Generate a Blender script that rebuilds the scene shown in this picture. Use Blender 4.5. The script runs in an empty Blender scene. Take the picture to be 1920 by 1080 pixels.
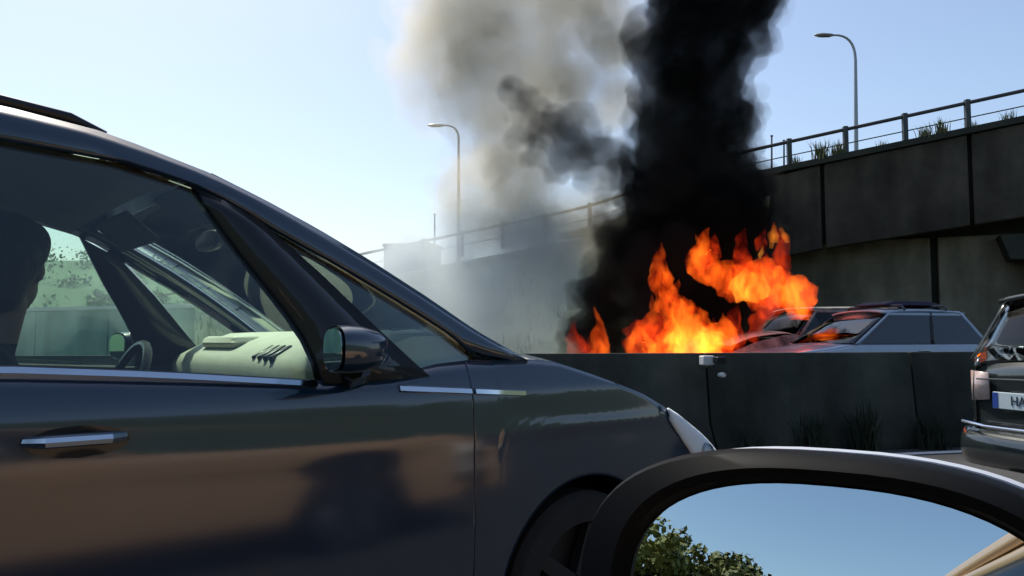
import bpy, bmesh, math, random
from math import sin, cos, tan, pi, radians as R, sqrt, atan
from mathutils import Vector, Matrix, noise
random.seed(7)
S = bpy.context.scene
COL = S.collection

# ------------------------------------------------------------------ camera
FPX, CAMZ, TH = 1500.0, 1.15, R(50)          # focal length (px at 1920 wide), eye height, heading left of travel
PITCH = atan(100 / FPX)
cam = bpy.data.cameras.new('camera'); camo = bpy.data.objects.new('camera', cam); COL.objects.link(camo)
camo.location = (0, 0, CAMZ)
camo.rotation_euler = (pi / 2 + PITCH, 0, TH)
cam.sensor_width = 36; cam.lens = FPX / 1920 * 36; cam.clip_start = 0.02; cam.clip_end = 3000
S.camera = camo
# ------------------------------------------------------------------ sky, sun, exposure
SUN_AZ, SUN_EL = R(80), R(56)                # azimuth left of travel, elevation
w = bpy.data.worlds.new('World'); S.world = w; w.use_nodes = True
nt = w.node_tree; bg = nt.nodes['Background']
sky = nt.nodes.new('ShaderNodeTexSky'); sky.sky_type = 'NISHITA'; sky.sun_disc = False
sky.sun_elevation = SUN_EL; sky.sun_rotation = -SUN_AZ
sky.air_density = 1.0; sky.dust_density = 1.5; sky.ozone_density = 1.0
nt.links.new(sky.outputs[0], bg.inputs[0]); bg.inputs[1].default_value = 0.12
sl = bpy.data.lights.new('sun', 'SUN'); sl.energy = 4.0; sl.angle = R(0.5); sl.color = (1, .93, .82)
so = bpy.data.objects.new('sun', sl); COL.objects.link(so)
sd = Vector((-sin(SUN_AZ) * cos(SUN_EL), cos(SUN_AZ) * cos(SUN_EL), sin(SUN_EL)))
so.rotation_euler = sd.to_track_quat('Z', 'Y').to_euler()
so.location = (-20, 10, 30)
S.view_settings.view_transform = 'Standard'; S.view_settings.look = 'None'
S.view_settings.exposure = 0.45; S.view_settings.gamma = 1
S.render.engine = 'CYCLES'
S.cycles.use_denoising = True
S.cycles.max_bounces = 8; S.cycles.diffuse_bounces = 2; S.cycles.glossy_bounces = 4
S.cycles.transmission_bounces = 4; S.cycles.transparent_max_bounces = 24; S.cycles.volume_bounces = 2
S.cycles.caustics_reflective = False; S.cycles.caustics_refractive = False

# ------------------------------------------------------------------ helpers
def at(px, py, z):                            # plan helper: point at level distance z seen towards a photo position
    a = (px - 960) / FPX; b = (540 - py) / FPX
    d = cos(PITCH) - sin(PITCH) * b; u = sin(PITCH) + cos(PITCH) * b
    k = z / d; r = a * k; u *= k
    return Vector((-(z * sin(TH) - r * cos(TH)), z * cos(TH) + r * sin(TH), CAMZ + u))
def W(z, r, Z): return Vector((-(z * sin(TH) - r * cos(TH)), z * cos(TH) + r * sin(TH), Z))

def mat(name, base, rough=.6, metal=0, coat=0, spec=.5, var=0, scale=8, bump=0, bscale=60, col2=None, coatr=.03, streak=0):
    m = bpy.data.materials.new(name); m.use_nodes = True
    n = m.node_tree.nodes; l = m.node_tree.links; p = n['Principled BSDF']
    p.inputs['Base Color'].default_value = (*base, 1); p.inputs['Roughness'].default_value = rough
    p.inputs['Metallic'].default_value = metal; p.inputs['Coat Weight'].default_value = coat
    p.inputs['Coat Roughness'].default_value = coatr; p.inputs['Specular IOR Level'].default_value = spec
    p.inputs['Coat IOR'].default_value = 1.5 if coat < 1 else 1.6
    tc = n.new('ShaderNodeTexCoord')
    if var or col2:
        tx = n.new('ShaderNodeTexNoise'); tx.inputs['Scale'].default_value = scale; tx.inputs['Detail'].default_value = 7
        tx.inputs['Roughness'].default_value = .65
        l.new(tc.outputs['Object'], tx.inputs['Vector'])
        rp = n.new('ShaderNodeValToRGB'); c2 = col2 or tuple(c * (1 - var) for c in base)
        rp.color_ramp.elements[0].position = .35; rp.color_ramp.elements[1].position = .68
        rp.color_ramp.elements[0].color = (*c2, 1); rp.color_ramp.elements[1].color = (*base, 1)
        l.new(tx.outputs['Fac'], rp.inputs[0]); l.new(rp.outputs[0], p.inputs['Base Color'])
        if streak:                            # water streaks and grime running down the face
            mp = n.new('ShaderNodeMapping'); mp.inputs['Scale'].default_value = (1.5, 1.5, .42); l.new(tc.outputs['Object'], mp.inputs[0])
            t3 = n.new('ShaderNodeTexNoise'); t3.inputs['Scale'].default_value = 1; t3.inputs['Detail'].default_value = 8; l.new(mp.outputs[0], t3.inputs['Vector'])
            mr = n.new('ShaderNodeMapRange'); mr.inputs[1].default_value = .34; mr.inputs[2].default_value = .70; mr.inputs[3].default_value = 1 - streak * .8; mr.inputs[4].default_value = 1.2
            l.new(t3.outputs['Fac'], mr.inputs[0]); ml = n.new('ShaderNodeMixRGB'); ml.blend_type = 'MULTIPLY'; ml.inputs[0].default_value = 1
            l.new(rp.outputs[0], ml.inputs[1]); l.new(mr.outputs[0], ml.inputs[2]); l.new(ml.outputs[0], p.inputs['Base Color'])
    if bump:
        t2 = n.new('ShaderNodeTexNoise'); t2.inputs['Scale'].default_value = bscale; t2.inputs['Detail'].default_value = 5
        l.new(tc.outputs['Object'], t2.inputs['Vector'])
        b = n.new('ShaderNodeBump'); b.inputs['Strength'].default_value = bump; b.inputs['Distance'].default_value = .02
        l.new(t2.outputs['Fac'], b.inputs['Height']); l.new(b.outputs[0], p.inputs['Normal'])
    if name == 'navy_paint': p.inputs['Coat IOR'].default_value = 1.8
    return m

def glass(name, tint, rough=0.0, ior=1.5):
    m = bpy.data.materials.new(name); m.use_nodes = True
    n = m.node_tree.nodes; l = m.node_tree.links; n.clear()
    o = n.new('ShaderNodeOutputMaterial'); mx = n.new('ShaderNodeMixShader'); t = n.new('ShaderNodeBsdfTransparent')
    g = n.new('ShaderNodeBsdfGlossy'); f = n.new('ShaderNodeFresnel'); f.inputs[0].default_value = ior
    nz = n.new('ShaderNodeTexNoise'); nz.inputs['Scale'].default_value = 3; tc = n.new('ShaderNodeTexCoord')
    rp = n.new('ShaderNodeValToRGB'); rp.color_ramp.elements[0].color = (*[c * .93 for c in tint], 1); rp.color_ramp.elements[1].color = (*tint, 1)
    l.new(tc.outputs['Object'], nz.inputs['Vector']); l.new(nz.outputs['Fac'], rp.inputs[0]); l.new(rp.outputs[0], t.inputs[0])
    g.inputs['Roughness'].default_value = rough
    l.new(f.outputs[0], mx.inputs[0]); l.new(t.outputs[0], mx.inputs[1]); l.new(g.outputs[0], mx.inputs[2]); l.new(mx.outputs[0], o.inputs[0])
    return m

def volume(name, color, density, aniso=0.0):
    m = bpy.data.materials.new(name); m.use_nodes = True
    n = m.node_tree.nodes; l = m.node_tree.links; n.clear()
    o = n.new('ShaderNodeOutputMaterial'); v = n.new('ShaderNodeVolumePrincipled')
    v.inputs['Color'].default_value = (*color, 1); v.inputs['Density'].default_value = density
    v.inputs['Anisotropy'].default_value = aniso
    l.new(v.outputs[0], o.inputs['Volume'])
    m.cycles.homogeneous_volume = True
    return m

def flame_mat(name, c_out, c_in, strength, scale, seed):
    m = bpy.data.materials.new(name); m.use_nodes = True
    n = m.node_tree.nodes; l = m.node_tree.links; n.clear()
    o = n.new('ShaderNodeOutputMaterial'); e = n.new('ShaderNodeEmission')
    tc = n.new('ShaderNodeTexCoord'); mp = n.new('ShaderNodeMapping'); mp.inputs['Scale'].default_value = (scale, scale, scale * .55)
    mp.inputs['Location'].default_value = (seed, seed * 2, 0)
    nz = n.new('ShaderNodeTexNoise'); nz.inputs['Scale'].default_value = 1; nz.inputs['Detail'].default_value = 4; nz.inputs['Distortion'].default_value = 1.2
    l.new(tc.outputs['Object'], mp.inputs[0]); l.new(mp.outputs[0], nz.inputs['Vector'])
    rp = n.new('ShaderNodeValToRGB'); rp.color_ramp.elements[0].position = .38; rp.color_ramp.elements[1].position = .66
    rp.color_ramp.elements[0].color = (*c_out, 1); rp.color_ramp.elements[1].color = (*c_in, 1)
    mr = n.new('ShaderNodeMapRange'); mr.inputs[1].default_value = .36; mr.inputs[2].default_value = .62
    mr.inputs[3].default_value = strength * .04; mr.inputs[4].default_value = strength
    l.new(nz.outputs['Fac'], rp.inputs[0]); l.new(nz.outputs['Fac'], mr.inputs[0])
    l.new(rp.outputs[0], e.inputs[0]); l.new(mr.outputs[0], e.inputs[1]); l.new(e.outputs[0], o.inputs['Volume'])
    return m

def empty(name, loc, label=None, cat=None, group=None, kind=None):
    o = bpy.data.objects.new(name, None); COL.objects.link(o); o.location = loc; o.empty_display_size = .2
    return tag(o, label, cat, group, kind)
def tag(o, label=None, cat=None, group=None, kind=None):
    if label: o['label'] = label
    if cat: o['category'] = cat
    if group: o['group'] = group
    if kind: o['kind'] = kind
    return o

REF = None
class MB:
    def __init__(s): s.v = []; s.f = []
    def vs(s, pts): k = len(s.v); s.v += [tuple(p) for p in pts]; return k
    def grid(s, rows, closed=False, flip=False):
        k = s.vs([p for r in rows for p in r]); n = len(rows[0])
        for i in range(len(rows) - 1):
            for j in range(n if closed else n - 1):
                a = k + i * n + j; b = k + i * n + (j + 1) % n
                q = (a, b, b + n, a + n); s.f.append(q[::-1] if flip else q)
        return s
    def poly(s, pts): k = s.vs(pts); s.f.append(tuple(range(k, k + len(pts)))); return s
    def loft(s, rings, cap=True):
        k = len(s.v); n = len(rings[0]); s.grid(rings, True)
        if cap: s.f.append(tuple(range(k + n - 1, k - 1, -1))); e = k + (len(rings) - 1) * n; s.f.append(tuple(range(e, e + n)))
        return s
    def hexa(s, p):
        k = s.vs(p); s.f += [tuple(k + i for i in q) for q in ((0, 3, 2, 1), (4, 5, 6, 7), (0, 1, 5, 4), (1, 2, 6, 5), (2, 3, 7, 6), (3, 0, 4, 7))]; return s
    def box(s, c, d, M=None):
        c = Vector(c); p = []
        for z in (-1, 1):
            for x, y in ((-1, -1), (1, -1), (1, 1), (-1, 1)):
                q = Vector((x * d[0] / 2, y * d[1] / 2, z * d[2] / 2)); p.append(c + (M @ q if M else q))
        return s.hexa(p)
    def tube(s, path, r, n=8, cap=True):
        path = [Vector(p) for p in path]; rs = r if isinstance(r, (list, tuple)) else [r] * len(path); rings = []
        for i, p in enumerate(path):
            t = (path[min(i + 1, len(path) - 1)] - path[max(i - 1, 0)]).normalized()
            u = t.cross(Vector((0, 0, 1)));
            if u.length < .01: u = t.cross(Vector((0, 1, 0)))
            u.normalize(); v = u.cross(t)
            rings.append([p + (u * cos(2 * pi * j / n) + v * sin(2 * pi * j / n)) * rs[i] for j in range(n)])
        return s.loft(rings, cap)
    def ell(s, c, rx, ry, rz, M=None, nu=16, nv=10):
        c = Vector(c); rings = []
        for i in range(1, nv):
            t = pi * i / nv
            ring = [Vector((rx * sin(t) * cos(2 * pi * j / nu), ry * sin(t) * sin(2 * pi * j / nu), rz * cos(t))) for j in range(nu)]
            rings.append([c + (M @ q if M else q) for q in ring])
        return s.loft(rings[::-1])
    def build(s, name, m, parent=None, smooth=True, solid=0, bevel=0, auto=40):
        o0 = parent_origin(parent)
        me = bpy.data.meshes.new(name); me.from_pydata([(v[0] - o0[0], v[1] - o0[1], v[2] - o0[2]) for v in s.v], [], s.f); me.validate()
        bm = bmesh.new(); bm.from_mesh(me); bmesh.ops.recalc_face_normals(bm, faces=bm.faces); bm.to_mesh(me); bm.free()
        if m: me.materials.append(m)
        o = bpy.data.objects.new(name, me); COL.objects.link(o)
        if parent: o.parent = parent
        if smooth:
            me.shade_smooth()
            if auto: me.set_sharp_from_angle(angle=R(auto))
        if solid and REF is not None:
            rf = REF - o0; tot = sum((p.center - rf).dot(p.normal) * p.area for p in me.polygons)
            if tot < 0: me.flip_normals()
        if solid: d = o.modifiers.new('thickness', 'SOLIDIFY'); d.thickness = solid; d.offset = -1
        if bevel: d = o.modifiers.new('bevel', 'BEVEL'); d.width = bevel; d.segments = 2; d.limit_method = 'ANGLE'
        return o
def parent_origin(p):
    o = Vector((0, 0, 0))
    while p: o += p.location; p = p.parent
    return o
def lerp(a, b, t): return a + (b - a) * t
def interp(tab, x):
    if x <= tab[0][0]: return tab[0][1]
    for (a, b), (c, d) in zip(tab, tab[1:]):
        if x <= c: t = (x - a) / (c - a); t2 = t; return b + (d - b) * t2
    return tab[-1][1]
def resample(pts, n):
    pts = [Vector(p) for p in pts]; ln = [0]
    for a, b in zip(pts, pts[1:]): ln.append(ln[-1] + (b - a).length)
    out = []
    for i in range(n):
        d = ln[-1] * i / (n - 1); k = 0
        while k < len(pts) - 2 and ln[k + 1] < d: k += 1
        t = (d - ln[k]) / max(1e-9, ln[k + 1] - ln[k]); out.append(pts[k].lerp(pts[k + 1], min(1, max(0, t))))
    return out
def copy_tree(o, loc=None, rz=None):
    c = o.copy(); COL.objects.link(c)
    if loc is not None: c.location = loc
    if rz is not None: c.rotation_euler.z = rz
    for ch in list(o.children):
        d = ch.copy(); COL.objects.link(d); d.parent = c
        for g in list(ch.children):
            e = g.copy(); COL.objects.link(e); e.parent = d
    return c
def blob_mesh(name, balls, voxel, m, parent=None, layers=((.35, 1.0),), seed=0, push=0, smooth=True):
    """one closed billowing surface grown over a set of balls (centre, radius)"""
    mb = MB()
    for c, r in balls: mb.ell(c, r, r, r, nu=14, nv=9)
    t = mb.build('tmp', None, None); md = t.modifiers.new('r', 'REMESH'); md.mode = 'VOXEL'; md.voxel_size = voxel
    dg = bpy.context.evaluated_depsgraph_get(); me = bpy.data.meshes.new_from_object(t.evaluated_get(dg))
    bpy.data.objects.remove(t)
    off = Vector((seed * 13.7, seed * 5.1, seed * 3.3)); o0 = parent_origin(parent)
    nr = [v.normal.copy() for v in me.vertices]
    for v, nn in zip(me.vertices, nr):
        d = push
        for amp, freq in layers:
            q = v.co * freq + off
            d += amp * (noise.noise(q) * .7 + (abs(noise.noise(q * 1.9)) - .25) * .9)
        v.co += nn * d
    t = bpy.data.objects.new('tmp', me); COL.objects.link(t); md = t.modifiers.new('r', 'REMESH'); md.mode = 'VOXEL'; md.voxel_size = voxel * .9
    m2 = bpy.data.meshes.new_from_object(t.evaluated_get(bpy.context.evaluated_depsgraph_get())); bpy.data.objects.remove(t); me = m2
    me.transform(Matrix.Translation(-o0))
    me.materials.clear(); me.materials.append(m); me.name = name
    o = bpy.data.objects.new(name, me); COL.objects.link(o); o.parent = parent
    if smooth: me.shade_smooth()
    return o

# ------------------------------------------------------------------ materials
M = {}
M['asphalt'] = mat('asphalt', (.055, .055, .056), .9, var=.35, scale=3, bump=.5, bscale=120)
M['earth'] = mat('earth', (.09, .075, .05), .95, var=.4, scale=.6, bump=.6, bscale=8)
M['grass'] = mat('grass', (.06, .085, .045), .95, col2=(.035, .055, .03), scale=.9, bump=.8, bscale=7)
M['hillgreen'] = mat('hillgreen', (.10, .19, .08), .95, col2=(.06, .13, .06), scale=.15, bump=1, bscale=1.2)
M['paintline'] = mat('road_paint', (.75, .75, .72), .7, var=.2, scale=6)
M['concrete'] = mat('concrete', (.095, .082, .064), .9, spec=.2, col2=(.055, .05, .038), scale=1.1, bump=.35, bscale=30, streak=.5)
M['abut'] = mat('abutment_concrete', (.32, .30, .215), .9, spec=.2, col2=(.21, .20, .14), scale=1.0, bump=.35, bscale=30, streak=.45)
M['greenwall'] = mat('pale_green_wall', (.42, .56, .46), .9, spec=.2, col2=(.30, .42, .34), scale=.9, bump=.3, bscale=20, streak=.35)
M['darkrim'] = mat('dark_rim', (.03, .032, .035), .5, metal=.5, var=.2, scale=10)
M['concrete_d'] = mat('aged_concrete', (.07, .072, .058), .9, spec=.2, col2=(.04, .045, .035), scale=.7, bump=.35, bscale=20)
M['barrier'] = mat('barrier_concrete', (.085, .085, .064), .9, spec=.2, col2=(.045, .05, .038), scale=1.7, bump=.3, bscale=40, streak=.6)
M['steel'] = mat('galvanised_steel', (.35, .37, .38), .45, metal=.8, var=.2, scale=20)
M['darksteel'] = mat('painted_steel', (.06, .07, .075), .5, metal=.3, var=.3, scale=20)
M['mpv'] = mat('navy_paint', (.003, .021, .05), .4, coat=1, spec=.15, var=.25, scale=3, coatr=.11)
M['mpvdark'] = mat('pillar_trim', (.010, .013, .016), .4, spec=.2, coat=.5, var=.2, scale=5)
M['lining'] = mat('dark_lining', (.035, .045, .045), .9, var=.3, scale=15)
M['seat'] = mat('seat_fabric', (.03, .035, .035), .9, var=.3, scale=40, bump=.2, bscale=200)
M['dash'] = mat('pale_dashboard', (.78, .79, .64), .55, var=.12, scale=9, bump=.1, bscale=150)
M['blackpl'] = mat('black_plastic', (.009, .01, .011), .32, var=.25, scale=30)
M['chrome'] = mat('chrome', (.75, .78, .82), .12, metal=1, var=.06, scale=9)
M['rubber'] = mat('rubber', (.015, .015, .015), .85, var=.3, scale=12, bump=.2, bscale=90)
M['alloy'] = mat('alloy', (.45, .46, .47), .3, metal=1, var=.15, scale=10)
M['mpvglass'] = glass('green_tinted_glass', (.90, .975, .93))
M['screen'] = glass('windscreen_glass', (.90, .97, .93))
M['carglass'] = glass('car_glass', (.6, .68, .70))
M['lens'] = glass('clear_lens', (.85, .9, .93), .02)
M['lampin'] = mat('lamp_reflector', (.78, .84, .88), .55, spec=.2, metal=.0, var=.1, scale=20)
M['mirror'] = mat('mirror_glass', (.66, .77, .78), .0, metal=1, var=.02, scale=3)
M['own'] = mat('bronze_paint', (.62, .41, .24), .4, metal=0, coat=1, var=.06, scale=2)
M['skin'] = mat('skin', (.25, .15, .11), .6, var=.15, scale=12)
M['shirt'] = mat('dark_shirt', (.02, .025, .03), .9, var=.3, scale=30)
M['hair'] = mat('dark_hair', (.012, .01, .009), .6, var=.4, scale=60, bump=.5, bscale=150)
M['graycar'] = mat('slate_paint', (.03, .04, .04), .25, coat=1, metal=.3, var=.1, scale=3)
M['bluecar'] = mat('blue_grey_paint', (.40, .47, .56), .35, coat=.8, metal=.2, var=.1, scale=3)
M['burnt'] = mat('scorched_paint', (.03, .03, .03), .7, col2=(.30, .30, .27), scale=3.5, var=.3, bump=.3, bscale=20)
M['ash'] = mat('blistered_pale_paint', (.62, .62, .52), .7, col2=(.35, .34, .2), scale=7, bump=.3, bscale=25)
M['redlamp'] = mat('red_lamp', (.35, .02, .02), .2, coat=1, var=.2, scale=15)
M['whitelamp'] = mat('white_lamp', (.75, .72, .68), .2, coat=1, var=.1, scale=15)
M['plate'] = mat('number_plate_white', (.50, .60, .64), .4, var=.08, scale=12)
M['ink'] = mat('plate_ink', (.03, .04, .06), .5, var=.2, scale=20)
M['white'] = mat('white_plastic', (.75, .74, .7), .5, var=.15, scale=20)
M['bark'] = mat('bark', (.12, .085, .06), .9, var=.4, scale=10, bump=.6, bscale=30)
M['leafy'] = mat('yellow_green_leaf', (.19, .17, .022), .7, col2=(.09, .11, .02), scale=.8)
M['scrub'] = mat('scrub_leaf', (.10, .17, .06), .7, col2=(.06, .11, .04), scale=.8)
M['leafg'] = mat('green_leaf', (.06, .10, .03), .7, col2=(.03, .05, .018), scale=.8)
M['leafy2'] = mat('olive_leaf', (.13, .125, .022), .7, col2=(.06, .075, .018), scale=.8)
M['weed'] = mat('dry_weed', (.20, .19, .09), .9, col2=(.09, .11, .04), scale=3)

# ================================================================== SETTING
g = MB(); g.poly([(-900, -900, 0), (900, -900, 0), (900, 900, 0), (-900, 900, 0)])
tag(g.build('ground', M['earth'], smooth=False), kind='structure')
# barrier line
BD = Vector((sin(R(25)), cos(R(25)), 0)); BN = Vector((-cos(R(25)), sin(R(25)), 0)); B0 = Vector((-4.9, 7.3, 0))
road = MB()
rows = []
for s in range(-60, 61, 4):
    a = B0 + BD * s; rows.append([a + BN * .1 + Vector((0, 0, .006)), a - BN * 14 + Vector((0, 0, .006))])
road.grid(rows); tag(road.build('road', M['asphalt'], smooth=False), kind='structure')
far = MB(); rows = []
for s in range(-60, 61, 4):
    a = B0 + BD * s; rows.append([a + BN * q + Vector((0, 0, z)) for q, z in ((.28, .0), (.28, .16), (11.0, .22), (11.0, 0))])
far.grid(rows); tag(far.build('opposite_road', M['asphalt'], smooth=False), kind='structure')
for off in (-.55, -4.0, -7.6):
    if off == -.55:
        ln = MB(); ln.grid([[B0 + BD * s + BN * off + Vector((0, 0, .011)), B0 + BD * s + BN * (off - .14) + Vector((0, 0, .011))] for s in range(-50, 51, 5)])
        tag(ln.build('edge_line', M['paintline'], smooth=False), kind='structure')
    else:
        ln = MB()
        for s in range(-48, 48, 9): ln.grid([[B0 + BD * (s + q) + BN * off + Vector((0, 0, .011)), B0 + BD * (s + q) + BN * (off - .12) + Vector((0, 0, .011))] for q in (0, 3.2)])
        tag(ln.build('lane_marking', M['paintline'], smooth=False), kind='structure')

bk_ = MB(); rows = []  # unseen bank, added to darken paint reflections and sky fill from the right
for s_ in range(-60, 61, 3):
    row = []
    for q, z in ((14.6, .0), (16.0, .6), (18.5, 3.4), (21, 5.6), (25, 6.6), (40, 7.0)):
        a = B0 + BD * s_ - BN * q; row.append(a + Vector((0, 0, z + (.5 * noise.noise(a * .4) if z > .3 else 0))))
    rows.append(row)
bk_.grid(rows); tag(bk_.build('added_dark_bank', M['grass'], smooth=True), kind='structure')
# concrete barrier segments
BH = 1.03
prof = [(-.30, 0), (-.30, .09), (-.17, .33), (-.10, BH - .03), (-.08, BH), (.08, BH), (.10, BH - .03), (.17, .33), (.30, .09), (.30, 0)]
seg = None; SL = 2.5
for k in range(-5, 5):
    c = B0 + BD * (k * SL + .75)
    if seg is None:
        mb = MB(); rings = []
        for s in (-SL / 2 + .012, -SL / 2 + .03, 0, SL / 2 - .03, SL / 2 - .012):
            sh = .985 if abs(s) > SL / 2 - .02 else 1
            rings.append([c + BD * s + BN * (a * sh) + Vector((0, 0, z * (1 if z < .1 else (1 - (1 - sh) * .6)))) for a, z in prof])
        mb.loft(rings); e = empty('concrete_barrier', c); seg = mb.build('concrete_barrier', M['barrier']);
        bpy.data.objects.remove(e)
        seg.data.transform(Matrix.Translation(-c)); seg.location = c; o = seg
    else:
        o = seg.copy(); COL.objects.link(o); o.location = c
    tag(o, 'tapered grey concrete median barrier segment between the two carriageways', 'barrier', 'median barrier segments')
M['darkweed'] = mat('dark_weed', (.03, .045, .02), .9, col2=(.015, .025, .012), scale=5)
def blades(mb, p, n, spread, h):
    for _ in range(n):
        q = p + Vector((random.gauss(0, spread), random.gauss(0, spread), 0)); a = random.random() * 2 * pi
        d = Vector((cos(a), sin(a), 0)); hh = h * random.uniform(.5, 1.15); ln = d * hh * random.uniform(.1, .55); s = Vector((-d.y, d.x, 0)) * h * .03
        k = mb.vs([q - s, q + s, q + ln * .4 + s * .8 + Vector((0, 0, hh * .6)), q + ln * .4 - s * .8 + Vector((0, 0, hh * .6)), q + ln + Vector((0, 0, hh))])
        mb.f += [(k, k + 1, k + 2, k + 3), (k + 3, k + 2, k + 4)]
for s_, n_, h_, lab in ((-.2, 60, .28, 'small'), (.55, 90, .42, 'leafy'), (1.15, 80, .5, 'tall thin'), (2.0, 100, .36, 'low spreading'), (2.75, 70, .46, 'bushy'), (3.3, 70, .3, 'short')):
    p = B0 + BD * s_ - BN * .36; mb = MB(); blades(mb, p, n_, .07, h_); o = mb.build('roadside_weed', M['darkweed'], smooth=False)
    o.data.transform(Matrix.Translation(-p)); o.location = p
    tag(o, f'{lab} dark weed growing at the foot of the concrete barrier', 'weeds', 'weeds along the barrier foot')
# reflector fixed on the barrier
c = at(1333, 676, 7.95)
t = empty('barrier_reflector', c, 'small white and black reflector unit stuck on the barrier top below the flames', 'reflector')
Rz = Matrix.Rotation(R(-25), 3, 'Z')
MB().box(c + Vector((-.05, 0, 0)), (.10, .12, .095), Rz).build('housing', M['white'], t, bevel=.01)
MB().box(c + Vector((.06, .05, .005)), (.12, .1, .065), Rz).build('lens', M['blackpl'], t, bevel=.008)
bt = at(1355, 703, 7.86); MB().tube([bt + BN * .06, bt, bt - BN * .03], [.022, .026, .020], 14).build('fixing_bolt', M['white'], t)
MB().tube([c + Vector((0, .02, -.04)), bt + BN * .02], .008).build('strut', M['blackpl'], t)

# ---- ramp with concrete fascia
def RZ(r):                                    # deck top height along the ramp: steeper past the bend, easing off to the left
    t = min(1, max(0, (7.0 - r) / 5.4)); return 4.73 + .145 * r - .66 * t * t * (3 - 2 * t)
def Rz_(r): return 25.03 - .43 * r            # distance along the ramp
def ramp(r, Z, back=0.0):
    n = Vector((.395, .919))                  # (r, z) away from the viewer
    return W(Rz_(r) + back * n.y, r + back * n.x, Z)
dk = MB(); rows = []
for i in range(-40, 40):
    r = i * 1.0; z = max(.3, RZ(r)); rows.append([ramp(r, z - .05, .35), ramp(r, z - .05, 9.0), ramp(r, max(.05, z - .75), 9.0), ramp(r, max(.05, z - .75), .35)])
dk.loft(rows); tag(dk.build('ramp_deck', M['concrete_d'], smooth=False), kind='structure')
fw = empty('ramp_fascia_wall', ramp(9, 0), 'dark grey concrete fascia of the rising ramp with tall panels behind the flames', 'wall')
joints = [2.2, 5.3, 8.4, 11.62, 14.8, 18, 21.2]
for a, b in zip(joints, joints[1:]):
    a += .045; b -= .045
    p = []
    for r in (a, b):
        z1 = RZ(r) - .02; z0 = RZ(r) - 2.22 - .01 * r
        p.append((r, z0, z1))
    (ra, a0, a1), (rb, b0, b1) = p
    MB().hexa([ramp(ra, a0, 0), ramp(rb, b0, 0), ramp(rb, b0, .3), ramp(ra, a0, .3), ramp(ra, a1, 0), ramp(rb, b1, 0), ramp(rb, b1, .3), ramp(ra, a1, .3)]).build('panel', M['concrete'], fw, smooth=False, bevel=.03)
cp = MB(); cp.loft([[ramp(r, RZ(r) + z, bk) for bk, z in ((-.1, 0), (-.1, .16), (.4, .16), (.4, 0))] for r in [x * .5 + 1.5 for x in range(0, 42)]])
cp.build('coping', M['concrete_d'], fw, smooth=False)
# girder backing in the joints
MB().loft([[ramp(r, RZ(r) - d, bk) for bk, d in ((.32, -.08), (.32, 2.1), (.6, 2.1), (.6, -.08))] for r in [x * .75 + 2 for x in range(27)]]).build('girder', M['concrete_d'], fw, smooth=False)
# abutment wall beneath
aw = empty('abutment_wall', ramp(10, 0, 3), 'low concrete abutment wall in the shade under the ramp', 'wall')
rj = [4.0, 7.3, 10.9, 14.5]
for a, b in zip(rj, rj[1:]):
    a += .08; b -= .08
    zt = 3.95
    MB().hexa([ramp(a, 0, 1.2), ramp(b, 0, 1.2), ramp(b, 0, 1.6), ramp(a, 0, 1.6), ramp(a, zt, 1.2), ramp(b, zt, 1.2), ramp(b, zt, 1.6), ramp(a, zt, 1.6)]).build('panel', M['abut'], aw, smooth=False, bevel=.04)
MB().loft([[ramp(r, z, bk) for bk, z in ((1.5, 0), (1.5, RZ(r) - .7), (1.8, RZ(r) - .7), (1.8, 0))] for r in (3.9, 9, 14, 20, 26)]).build('backing', M['concrete_d'], aw, smooth=False)
pr = empty('bridge_pier', ramp(13.4, 0, .2), 'pale round concrete pier beside the hatchback under the ramp', 'pier')
MB().tube([ramp(13.15, 0, .5), ramp(13.15, 3.2, .5)], .42, 20).build('shaft', M['abut'], pr)
MB().hexa([ramp(12.4, 3.2, .36), ramp(14, 3.2, .36), ramp(14, 3.2, 1.1), ramp(12.4, 3.2, 1.1), ramp(12.2, 3.85, .36), ramp(14.2, 3.85, .36), ramp(14.2, 3.85, 1.1), ramp(12.2, 3.85, 1.1)]).build('pier_head', M['concrete_d'], pr, smooth=False, bevel=.03)
# railing
rl = empty('ramp_railing', ramp(6, RZ(6), .2), 'dark metal post railing along the top of the rising ramp', 'railing')
r = -20.3
post0 = None
while r < 20:
    p = ramp(r, RZ(r) + .1, .15)
    if post0 is None:
        mb = MB().box(p + Vector((0, 0, .4)), (.12, .12, .85), Matrix.Rotation(TH, 3, 'Z')); post0 = mb.build('post', M['darksteel'], rl, bevel=.006)
        base = post0.data; base.transform(Matrix.Translation(-(p - rl.location))); post0.location = p - rl.location
    else:
        o = post0.copy(); COL.objects.link(o); o.parent = rl; o.location = p - rl.location
    r += 1.33
for h, rr in ((.84, .05), (.45, .016)):
    MB().tube([ramp(q, RZ(q) + h, .15) for q in [x * .75 - 21 for x in range(56)]], rr, 8).build('rail', M['darksteel'], rl)
for px, py0, py1 in ((1447, 322, 255), (1470, 318, 264), (815, 445, 402)):
    z = 25.0 if px > 1000 else 30
    a = at(px, py0 + 25, z); b = at(px, py1, z)
    o = MB().tube([a, b], [.035, .025], 8).build('marker_pole', M['darksteel'])
    MB().box(b, (.06, .06, .05)).build('cap', M['darksteel'], o)
    tag(o, {1447: 'thin dark pole at the smoke edge, taller of the pair above the ramp', 1470: 'thin dark pole beside a taller one above the ramp', 815: 'thin pole beyond the railing next to the hazy street lamp'}[px], 'pole')
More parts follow.
